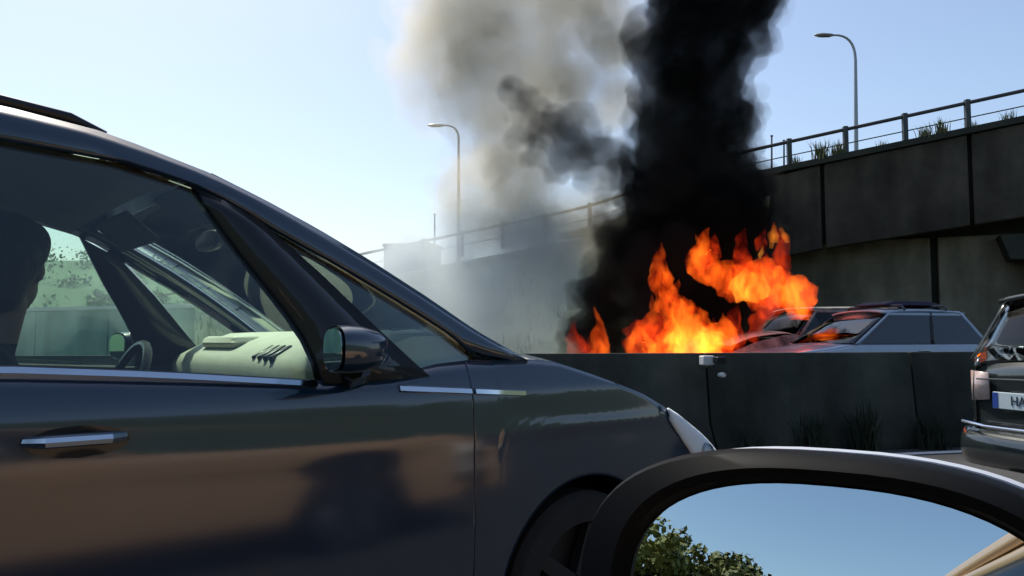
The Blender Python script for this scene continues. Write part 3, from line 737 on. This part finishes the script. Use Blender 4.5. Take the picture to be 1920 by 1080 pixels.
    pane('quarter_window', [(.88, 1.478), (1.07, 1.375), (1.24, 1.28), (1.40, 1.185), (1.48, 1.125), (1.47, 1.08), (1.30, 1.07), (1.24, 1.10), (1.14, 1.20), (1.01, 1.345)])
    pane('front_window', [(.09, 1.625), (.27, 1.622), (.52, 1.605), (.725, 1.55), (.81, 1.388), (.915, 1.242), (.975, 1.136), (.98, 1.04), (.11, 1.08)])
    pane('rear_window', [(-.9, 1.57), (0, 1.59), (0, 1.08), (-.78, 1.11)])
    pane('rear_quarter_window', [(-1.32, 1.53), (-.96, 1.57), (-.84, 1.11), (-1.5, 1.12)])
    # headlamp sliver along the wing top
    rows = []
    for i in range(15):
        t = i / 14; Y = lerp(2.36, 3.06, t); zt = ztopm(Y) + .004; zl = interp([(2.36, .86), (2.5, .73), (2.62, .65), (2.8, .575), (3.06, .50)], Y)
        zl = min(zl, zt - .004); rows.append([SP(side, Y, lerp(zt, zl, k / 5), .006 + .008 * sin(pi * k / 5)) for k in range(6)])
    hl_ = MB().grid(rows).build('headlamp', M['lampin'], mpv, solid=.01)
    MB().ell(SP(side, 2.62, .72, .004), .03, .05, .035, nu=12, nv=8).build('lens', M['lens'], hl_)
    # wing mirror
    mc = Vector((-(CX + side * 1.005), 1.0, 1.13)); rings = []
    for dy, sc in ((-.055, .93), (-.06, .97), (-.04, 1.0), (.0, .98), (.05, .8), (.085, .5), (.1, .15)):
        rings.append([mc + Vector((-side * .0 + u * sc, dy + u * side * .15, v * sc)) for u, v in [sup(.084, .060, 2.8, 2 * pi * j / 32) for j in range(32)]])
    wm2 = MB().loft(rings).build('door_mirror', M['mpv'], mpv)
    MB().loft([[mc + Vector((u * .86, -.0615 - k * .004 + u * side * .15, v * .86)) for u, v in [sup(.084, .060, 2.8, 2 * pi * j / 32) for j in range(32)]] for k in (0, 1)]).build('mirror_glass', M['mirror'], wm2)
    MB().tube([mc + Vector((side * .05, .02, -.05)), mc + Vector((side * .12, .05, -.08)), SP(side, 1.10, 1.06, -.01)], [.03, .026, .03]).build('mirror_arm', M['mpvdark'], wm2)
    # roof rail
    MB().tube([SP(side, Y, z, -.03) + Vector((0, 0, .018 if 0 < i < 6 else .0)) for i, (Y, z) in enumerate([(-1.3, 1.67), (-1.1, 1.70), (-.6, 1.715), (-.1, 1.725), (.25, 1.712), (.42, 1.692), (.5, 1.675)])], .016).build('roof_rail', M['mpvdark'], mpv)
# roof, windscreen, bonnet
no = resample([(a, b, 0) for a, b in OUT[2:8]], 24)
MB().grid([[SP(-1, p.x, p.y).lerp(SP(1, p.x, p.y), k) + Vector((0, (.10 * max(0, p.x) ** 2) * (1 - (2 * k - 1) ** 2), .05 * (1 - (2 * k - 1) ** 2))) for k in [i / 14 for i in range(15)]] for p in no]).build('roof', M['mpv'], mpv, solid=.03)
MB().grid([[SP(-1, p.x, p.y - .035, -.03).lerp(SP(1, p.x, p.y - .035, -.03), k) + Vector((0, (.06 * max(0, p.x) ** 2) * (1 - (2 * k - 1) ** 2), .03 * (1 - (2 * k - 1) ** 2) - .02)) for k in [i / 14 for i in range(15)]] for p in no[:-1]]).build('headlining', M['lining'], mpv, solid=.01)
no = resample([(a, b, 0) for a, b in OUT[7:]], 20)
MB().grid([[SP(-1, p.x, p.y).lerp(SP(1, p.x, p.y), k) + Vector((0, lerp(.056, .24, i / 19) * (1 - (2 * k - 1) ** 2), .045 * (1 - (2 * k - 1) ** 2) + .003)) for k in [j / 14 for j in range(15)]] for i, p in enumerate(no)]).build('windscreen', M['screen'], mpv, solid=.006)
rows = []
for i in range(24):
    Y = lerp(1.70, 3.198, i / 23); a, b = SP(-1, Y, ztopm(Y)), SP(1, Y, ztopm(Y))
    rows.append([a.lerp(b, k) + Vector((0, 0, .05 * (1 - (2 * k - 1) ** 4) * (1 - .8 * i / 23))) for k in [0, .02, .05, .1] + [j / 12 for j in range(2, 11)] + [.9, .95, .98, 1]])
MB().grid(rows).build('bonnet', M['mpv'], mpv, solid=.02)
MB().grid([[SP(-1, -1.85 - dy, z).lerp(SP(1, -1.85 - dy, z), k) - Vector((0, .12 * (1 - (2 * k - 1) ** 4), 0)) for k in [j / 10 for j in range(11)]] for dy, z in ((0, .3), (.06, .5), (.03, .9))]).build('tailgate', M['mpv'], mpv, solid=.02)
MB().grid([[SP(-1, y, z).lerp(SP(1, y, z), k) - Vector((0, .1 * (1 - (2 * k - 1) ** 4), 0)) for k in [j / 10 for j in range(11)]] for y, z in ((-1.82, .92), (-1.70, 1.2), (-1.6, 1.45), (-1.42, 1.63))]).build('rear_screen', M['mpvglass'], mpv, solid=.006)
MB().box((-CX, .45, .3), (1.55, 4.2, .08)).build('floor', M['blackpl'], mpv)
MB().box((-CX, 2.2, .45), (1.3, 1.3, .45)).build('engine_bay', M['blackpl'], mpv, bevel=.05)
for side in (-1, 1):
    for a in (WY, -.82):
        wheel(mpv, (-(CX + side * .79), a, .325), .325, .21, -side, M['darkrim'])
        MB().grid([[(-(CX + side * x), a + (WR + .01) * cos(pi * j / 16), .33 + (WR + .01) * sin(pi * j / 16)) for x in (.55, .7, .87)] for j in range(17)]).build('wheel_liner', M['blackpl'], mpv)
# dashboard
rows = []
for i in range(15):
    k = i / 14; xo = .785 * math.copysign(abs(2 * k - 1) ** .6, 2 * k - 1); e = (1, .55, 0)[max(0, abs(i - 7) - 5)] if abs(i - 7) > 5 else 1
    ring = [(1.68, 1.06), (1.52, 1.165), (1.40, 1.19), (1.30, 1.185), (1.20, 1.15), (1.10, 1.10), (1.07, 1.06), (1.07, .98), (1.10, .85), (1.4, .7), (1.66, .8)]
    cy, cz = 1.35, 1.0
    rows.append([(-(CX + xo), cy + (y - cy) * lerp(.9, 1, e), cz + (z - cz) * lerp(.88, 1, e)) for y, z in ring])
db = MB().loft(rows).build('dashboard', M['dash'], mpv, auto=60)
for j in range(4):
    MB().box((-(CX - .28 + .055 * j), 1.125 + .004 * j, 1.105), (.020, .10, .03), Matrix.Rotation(R(24), 3, 'X') @ Matrix.Rotation(R(18), 3, 'Z')).build('vent_slat', M['blackpl'], db, bevel=.004)
MB().box((-(CX - .60), 1.36, 1.176), (.12, .09, .03)).build('air_vent', M['blackpl'], db, bevel=.008)
MB().box((-(CX + .35), 1.20, 1.145), (.34, .14, .05)).build('instrument_hood', M['dash'], db, bevel=.03)
st = []
for j in range(29):
    a = 2 * pi * j / 28; st.append(Vector((-(CX + .37) + .185 * cos(a), .80 + .07 * sin(a), .97 + .17 * sin(a))))
MB().tube(st, .016, 8, False).build('steering_wheel', M['blackpl'], mpv)
# rear view mirror and sun visors
q = Vector((-CX, .98, 1.50))
rv = MB().loft([[q + Vector((u * s, -.012 * k, v * s)) for u, v in [sup(.11, .035, 3, 2 * pi * j / 24) for j in range(24)]] for k, s in ((1.5, .9), (1, 1), (-.5, 1), (-1.5, .7))]).build('rear_view_mirror', M['blackpl'], mpv)
MB().tube([q + Vector((0, .01, .0)), q + Vector((0, .05, .05)), q + Vector((0, .02, .11))], .014).build('stem', M['blackpl'], rv)
for sx in (-.38, .38):
    MB().box((-(CX + sx), .80, 1.555), (.42, .15, .02), Matrix.Rotation(R(-38), 3, 'X')).build('sun_visor', M['lining'], mpv, bevel=.008)
for sx, yy in ((-.38, .12), (.38, .12), (-.42, -.75), (0, -.75), (.42, -.75)):
    MB().loft([[(-(CX + sx + a * .25 * wv), yy - .02 - .2 * t + b * .08, lerp(.5, 1.14, t)) for a, b in ((-1, -1), (1, -1), (1, 1), (-1, 1))] for t, wv in ((0, .95), (.3, 1), (.75, .95), (1, .8))]).build('seat', M['seat'], mpv, bevel=.03)
    MB().box((-(CX + sx), yy + .22, .50), (.5, .5, .16)).build('seat_cushion', M['seat'], mpv, bevel=.05)
    MB().ell((-(CX + sx), yy - .24, 1.26), .13, .055, .10).build('headrest', M['seat'], mpv)

REF = None
# ---------------- passenger in the near front seat
def person():
    o = empty('person', (-2.42, .3, .55), 'passenger with dark hair and dark top seated at the front window of the navy car', 'person')
    X = -2.42
    def cap(mb, a, b, ra, rb): mb.tube([a, Vector(a).lerp(Vector(b), .5), b], [ra, (ra + rb) / 2, rb], 12); mb.ell(a, ra, ra, ra); mb.ell(b, rb, rb, rb)
    mb = MB()
    mb.ell((X, .26, .66), .17, .13, .11); mb.ell((X, .22, .86), .155, .105, .18); mb.ell((X, .21, 1.04), .175, .105, .12)
    mb.ell((X - .13, .21, 1.08), .075, .07, .065); mb.ell((X + .13, .21, 1.08), .075, .07, .065)
    cap(mb, (X, .23, 1.10), (X, .265, 1.24), .062, .054)
    def hp(x, y, z): a_ = R(62); dx, dy = x - X, y - .265; return (X + dx * cos(a_) - dy * sin(a_), .265 + dx * sin(a_) + dy * cos(a_), z)
    Rh = Matrix.Rotation(R(62), 3, 'Z')
    for c, r_ in (((X, .285, 1.355), (.077, .098, .115)), ((X, .32, 1.295), (.058, .07, .07)), ((X, .387, 1.335), (.014, .024, .022)), ((X, .38, 1.29), (.024, .014, .010)), ((X, .37, 1.25), (.028, .022, .02))):
        mb.ell(hp(*c), *r_, M=Rh)
    for s in (-1, 1):
        mb.ell(hp(X + s * .078, .275, 1.335), .012, .022, .032, M=Rh)
        cap(mb, (X + s * .17, .21, 1.06), (X + s * .21, .27, .83), .05, .04); cap(mb, (X + s * .21, .27, .83), (X + s * .12, .49, .76), .039, .028)
        cap(mb, (X + s * .12, .49, .76), (X + s * .09, .56, .745), .03, .028)
        for f in range(4):
            fx = X + s * (.065 + .018 * f); fl = (.065, .075, .07, .055)[f]
            cap(mb, (fx, .57, .745), (fx, .57 + fl * .6, .738), .009, .0085); cap(mb, (fx, .57 + fl * .6, .738), (fx, .57 + fl, .715), .0085, .0075)
        cap(mb, (X + s * .065, .53, .745), (X + s * .03, .575, .735), .011, .009)
        cap(mb, (X + s * .09, .28, .64), (X + s * .11, .70, .65), .078, .055); cap(mb, (X + s * .11, .70, .65), (X + s * .11, .80, .40), .053, .038)
        mb.ell((X + s * .11, .86, .37), .042, .10, .035)
    t = mb.build('tmp', None); md = t.modifiers.new('r', 'REMESH'); md.mode = 'VOXEL'; md.voxel_size = .0075
    sm = t.modifiers.new('s', 'SMOOTH'); sm.iterations = 3
    me = bpy.data.meshes.new_from_object(t.evaluated_get(bpy.context.evaluated_depsgraph_get())); bpy.data.objects.remove(t)
    me.transform(Matrix.Translation(-o.location)); me.materials.clear(); me.materials.append(M['skin']); me.materials.append(M['shirt'])
    for p in me.polygons:
        c = p.center + o.location; hand = c.y > .50 and .70 < c.z < .80 and abs(c.x - X) < .15
        p.material_index = 0 if (c.z > 1.145 or hand) else 1
    me.shade_smooth(); b = bpy.data.objects.new('body', me); COL.objects.link(b); b.parent = o
    hb = [((X, .265, 1.395), .094), ((X, .235, 1.36), .096), ((X - .03, .27, 1.40), .075), ((X + .03, .27, 1.40), .075), ((X, .21, 1.29), .075), ((X, .30, 1.43), .06)]
    blob_mesh('hair', [(Vector(hp(*c)), r_) for c, r_ in hb], .012, M['hair'], o, layers=((.008, 30),), seed=2)
    return o
pp = person(); pp.location.y += .055

# ================================================================== FIRE AND SMOKE
FZ = 13.2
def pxr(r, z): return r * z / FPX
def flame(parent, path, z, m, seed, flat=.7):
    random.seed(seed); pts = [at(a, b, z + d) for a, b, _, d in path]; rs = [pxr(c, z) for _, _, c, _ in path]
    K, NS = 9, 26
    n = K * (len(pts) - 1) + 1; P = []; Q = []
    for i in range(n):
        f = i / K; k = min(int(f), len(pts) - 2); t = f - k; t2 = t * t * (3 - 2 * t); P.append(pts[k].lerp(pts[k + 1], t)); Q.append(lerp(rs[k], rs[k + 1], t2))
    dv = Vector((-sin(TH), cos(TH), 0)); rings = []; off = Vector((seed * 3.1, seed * 1.7, 0)); T = []
    for i in range(n): T.append((P[min(i + 3, n - 1)] - P[max(i - 3, 0)]).normalized())
    for i, c in enumerate(P):
        u = T[i].cross(dv).normalized(); ring = []
        c = c + u * .10 * noise.noise(c * 2.2 + off) + dv * .1 * noise.noise(c * 1.5 - off)
        for j in range(NS):
            a_ = 2 * pi * j / NS; d = (u * cos(a_) + dv * flat * sin(a_)) * Q[i]; q = c + d
            sc = 1 + .5 * noise.noise(q * 2.4 + off) + .38 * noise.noise(q * 5.5 + off) + .22 * noise.noise(q * 11 - off)
            ring.append(c + d * max(.25, sc))
        rings.append(ring)
    return MB().loft(rings).build('flame', m, parent)
FM1 = flame_mat('flame_orange', (.85, .03, .004), (1.0, .15, .008), 3.4, 4.2, 1)
FM2 = flame_mat('flame_core', (1.0, .16, .01), (1.0, .36, .03), 4.2, 4.0, 4)
FM3 = flame_mat('flame_red', (.55, .012, .006), (.9, .06, .006), 2.2, 4.6, 8)
f1 = empty('fire', at(1100, 662, FZ), 'pair of small red flames at the left end of the fire behind the barrier', 'fire')
flame(f1, [(1078, 672, 22, 0), (1080, 640, 17, 0), (1074, 615, 9, 0), (1072, 590, 2, 0)], FZ, FM3, 1)
flame(f1, [(1118, 674, 22, 0), (1116, 640, 19, 0), (1120, 605, 10, 0), (1116, 575, 2, 0)], FZ, FM1, 2)
flame(f1, [(1100, 676, 20, 0), (1102, 650, 14, 0), (1098, 632, 3, 0)], FZ, FM3, 3)
f2 = empty('fire', at(1300, 662, FZ), 'broad low orange fire with a tall spike licking up from the barrier top', 'fire')
flame(f2, [(1285, 680, 75, 0), (1290, 640, 62, 0), (1275, 595, 36, 0), (1250, 560, 26, 0), (1238, 520, 22, 0), (1236, 485, 13, 0), (1240, 455, 2, 0)], FZ, FM1, 4)
flame(f2, [(1300, 678, 58, -.1), (1300, 640, 48, -.1), (1290, 605, 26, -.1), (1270, 570, 4, -.1)], FZ, FM2, 5)
flame(f2, [(1165, 622, 4, 0), (1195, 628, 22, 0), (1225, 640, 34, 0), (1250, 655, 36, 0)], FZ, FM3, 6)
flame(f2, [(1205, 670, 34, 0), (1210, 632, 30, 0), (1222, 598, 14, 0), (1232, 570, 3, 0)], FZ, FM1, 7)
flame(f2, [(1360, 676, 36, 0), (1365, 632, 30, 0), (1378, 592, 16, 0), (1385, 570, 3, 0)], FZ, FM3, 8)
flame(f2, [(1335, 676, 40, -.1), (1340, 640, 34, -.1), (1338, 605, 8, -.1)], FZ, FM1, 9)
f3 = empty('fire', at(1420, 600, FZ), 'swirling upper flames licking over the bonnet of the burning car', 'fire')
flame(f3, [(1508, 596, 18, 0), (1498, 560, 32, 0), (1468, 540, 40, 0), (1425, 538, 42, 0), (1380, 522, 40, 0), (1340, 500, 28, 0), (1312, 480, 24, 0), (1322, 450, 14, 0), (1332, 428, 3, 0)], FZ, FM1, 10)
flame(f3, [(1370, 528, 10, -.1), (1395, 535, 32, -.1), (1425, 545, 26, -.1), (1450, 545, 6, -.1)], FZ, FM2, 11)
flame(f3, [(1500, 600, 22, -.1), (1500, 570, 26, -.1), (1485, 540, 14, -.1), (1470, 515, 3, -.1)], FZ, FM1, 12)
flame(f3, [(1445, 600, 20, 0), (1450, 565, 30, 0), (1452, 525, 30, 0), (1462, 490, 20, 0), (1468, 450, 12, 0), (1455, 415, 3, 0)], FZ, FM3, 13)
flame(f3, [(1395, 520, 18, 0), (1385, 485, 22, 0), (1392, 455, 12, 0), (1400, 430, 3, 0)], FZ, FM3, 14)
flame(f3, [(1405, 640, 14, .2), (1420, 610, 18, .2), (1440, 580, 16, .2), (1450, 560, 4, .2)], FZ, FM3, 15)

rl_ = random.Random(12)
for par, cx_, cy_, wx, wy, n_, hh in ((f1, 1100, 662, 34, 6, 5, 34), (f2, 1285, 655, 95, 10, 16, 62), (f2, 1262, 590, 34, 24, 8, 55), (f3, 1425, 545, 80, 26, 14, 52), (f3, 1495, 585, 18, 14, 5, 48), (f3, 1330, 490, 22, 20, 5, 48), (f3, 1440, 470, 34, 18, 5, 42)):
    for k in range(n_):
        x0 = cx_ + rl_.uniform(-wx, wx); y0 = cy_ + rl_.uniform(-wy, wy); h_ = hh * rl_.uniform(.45, 1.15); w0 = h_ * rl_.uniform(.18, .34); dx_ = rl_.uniform(-.45, .25) * h_; dz_ = rl_.uniform(-.35, .3)
        flame(par, [(x0, y0, w0 * .7, dz_), (x0 + dx_ * .15, y0 - h_ * .35, w0, dz_), (x0 + dx_ * .6, y0 - h_ * .7, w0 * .5, dz_), (x0 + dx_, y0 - h_, w0 * .08, dz_)], FZ, rl_.choice((FM1, FM1, FM3, FM3, FM2)), 40 + k + int(x0))

random.seed(5)
def balls(lst, z, jit=.4): return [(at(a, b, z + random.uniform(-jit, jit) + (q[0] if q else 0)), pxr(r_, z)) for a, b, r_, *q in lst]
DZ = 15.0
dark = [(1120, 650, 48), (1140, 590, 55), (1150, 530, 55), (1200, 640, 70), (1190, 470, 65), (1260, 560, 100), (1350, 560, 100), (1400, 520, 55), (1100, 610, 42), (1095, 655, 36), (1440, 440, 36), (1455, 480, 26), (1118, 545, 46), (1150, 455, 52), (1080, 630, 34), (1250, 440, 105), (1350, 420, 105), (1405, 390, 55), (1400, 340, 40), (1285, 330, 110), (1350, 320, 80), (1205, 350, 55),
        (1265, 230, 100), (1350, 230, 75), (1395, 225, 40), (1265, 120, 92), (1345, 120, 78), (1405, 70, 55), (1290, 10, 100), (1390, -5, 85), (1300, -120, 125), (1400, -130, 110), (1340, -260, 150), (1400, -420, 190)]
arm = [(1160, 330, 60), (1120, 305, 52), (1085, 280, 46), (1050, 255, 50), (1010, 230, 45), (980, 200, 36), (955, 165, 24), (1000, 280, 26)]
def torn(lst, z, keep, shrink, spread, per, rng, jit=.6):
    """ragged puffs scattered round the guide balls, sheared the way the wind carries them"""
    out = []
    for a_, b_, r_ in lst:
        for _ in range(per):
            if rng.random() > keep: continue
            g1, g2 = (max(-.75, min(.62, rng.gauss(0, spread))) for _k in range(2))
            out.append((at(a_ + r_ * (g1 - .25 * g2), b_ + r_ * g2, z + rng.uniform(-jit, jit)), pxr(r_ * shrink * rng.uniform(.5, 1.15), z)))
    return out
ROUGH = ((.30, .9), (.24, 2.1), (.15, 4.6), (.08, 9.5))
rg_ = random.Random(9)
sm = empty('smoke', at(1290, 660, DZ), 'thick black smoke column billowing up from the burning car', 'smoke', kind='stuff')
vol_d = volume('black_smoke', (.015, .017, .016), 2.6)
vol_m = volume('sooty_smoke', (.05, .05, .045), 1.0)
vol_h = volume('grey_smoke_fringe', (.08, .078, .068), .35)
blob_mesh('smoke_core', balls(dark, DZ) + torn(dark, DZ, .9, .42, .55, 4, rg_), .08, vol_d, sm, layers=((.22, .9), (.20, 2.4), (.14, 5.2), (.07, 11)), seed=1, push=-.12)
for k in range(3):
    blob_mesh('smoke_billow', torn(dark, DZ, .75, .52, .52, 5, rg_), .085, vol_m, sm, layers=((.22, 1.0), (.24, 2.2), (.2, 4.6), (.11, 9.5)), seed=40 + k, push=.02)
for k in range(1):
    blob_mesh('smoke_fringe', torn(dark, DZ, .7, .5, .55, 4, rg_), .09, vol_h, sm, layers=((.26, 1.0), (.26, 2.4), (.2, 5), (.1, 11)), seed=50 + k, push=.06)
for k in range(4):
    blob_mesh('smoke_arm', torn(arm, DZ, .8, .62, .5, 4, rg_, .3), .085, volume('drifting_dark_smoke', (.10, .098, .082), 1.0), sm, layers=((.22, 1.1), (.22, 2.6), (.15, 5.5), (.08, 11)), seed=60 + k)
LZ = 17.0
light = [(1120, 430, 75), (1060, 390, 80), (990, 330, 85), (910, 300, 60), (850, 330, 45), (1010, 430, 65), (930, 410, 55), (860, 395, 40), (1080, 250, 85), (980, 190, 105), (880, 150, 95), (820, 130, 60), (1080, 120, 95), (970, 60, 115), (870, 40, 100), (800, 40, 55), (1110, 0, 95), (900, -70, 120), (1050, -110, 130), (960, -260, 170), (1170, 80, 65), (1175, 180, 55), (780, 90, 45)]
lowl = [(1030, 620, 60), (960, 540, 85), (890, 520, 80), (1030, 480, 75), (830, 500, 60), (900, 620, 90), (790, 560, 60), (1060, 540, 45), (980, 450, 60), (880, 440, 55), (730, 510, 60), (770, 470, 45), (1010, 425, 50)]
thin = [(700, 560, 90), (610, 540, 90), (500, 540, 95), (390, 530, 95), (280, 540, 95), (170, 530, 95), (60, 530, 95), (-60, 540, 95)]
ls = empty('smoke', at(1000, 660, LZ), 'pale beige smoke drifting beside the black column', 'smoke', kind='stuff')
vol_l = volume('beige_smoke', (.80, .765, .66), .23, .35)
vol_b = volume('brown_smoke', (.42, .38, .27), .30, .2)
for k in range(7):
    blob_mesh('smoke_veil', torn(light, LZ, .62, .72, .5, 3, rg_, .9), .13, vol_l, ls, layers=((.4, .6), (.34, 1.5), (.22, 3.4), (.12, 7.5)), seed=70 + k, push=.05)
streak = [(900, -20, 60), (905, 60, 55), (900, 130, 50), (950, 330, 46), (980, 380, 40), (1060, 180, 60), (1110, 90, 60), (1140, 30, 60), (1120, 160, 55), (1000, 440, 50), (940, 440, 40), (1090, 430, 50), (1130, 370, 50)]
for k in range(3): blob_mesh('smoke_streak', torn(streak, LZ - .6, .75, .62, .5, 3, rg_, .6), .10, vol_b, ls, layers=((.3, .9), (.28, 2.0), (.18, 4.6), (.08, 9)), seed=20 + k)
lo_ = empty('smoke', at(930, 660, LZ - 1), 'low blue grey smoke haze hanging in front of the embankment', 'smoke', kind='stuff')
vol_g = volume('blue_grey_smoke', (.84, .92, .95), .22, .3)
vol_t = volume('thin_smoke', (.88, .94, .94), .07, .3)
for k in range(3): blob_mesh('smoke_veil', torn(thin, LZ + 1, .85, .9, .4, 2, rg_, .8), .2, vol_t, lo_, layers=((.4, .6), (.3, 1.6), (.15, 3.6)), seed=90 + k, push=.1)
for k in range(6):
    blob_mesh('smoke_veil', torn(lowl, LZ - 1, .7, .85, .45, 3, rg_, .8), .14, vol_g, lo_, layers=((.4, .6), (.3, 1.6), (.18, 3.6), (.08, 8)), seed=30 + k, push=.1)
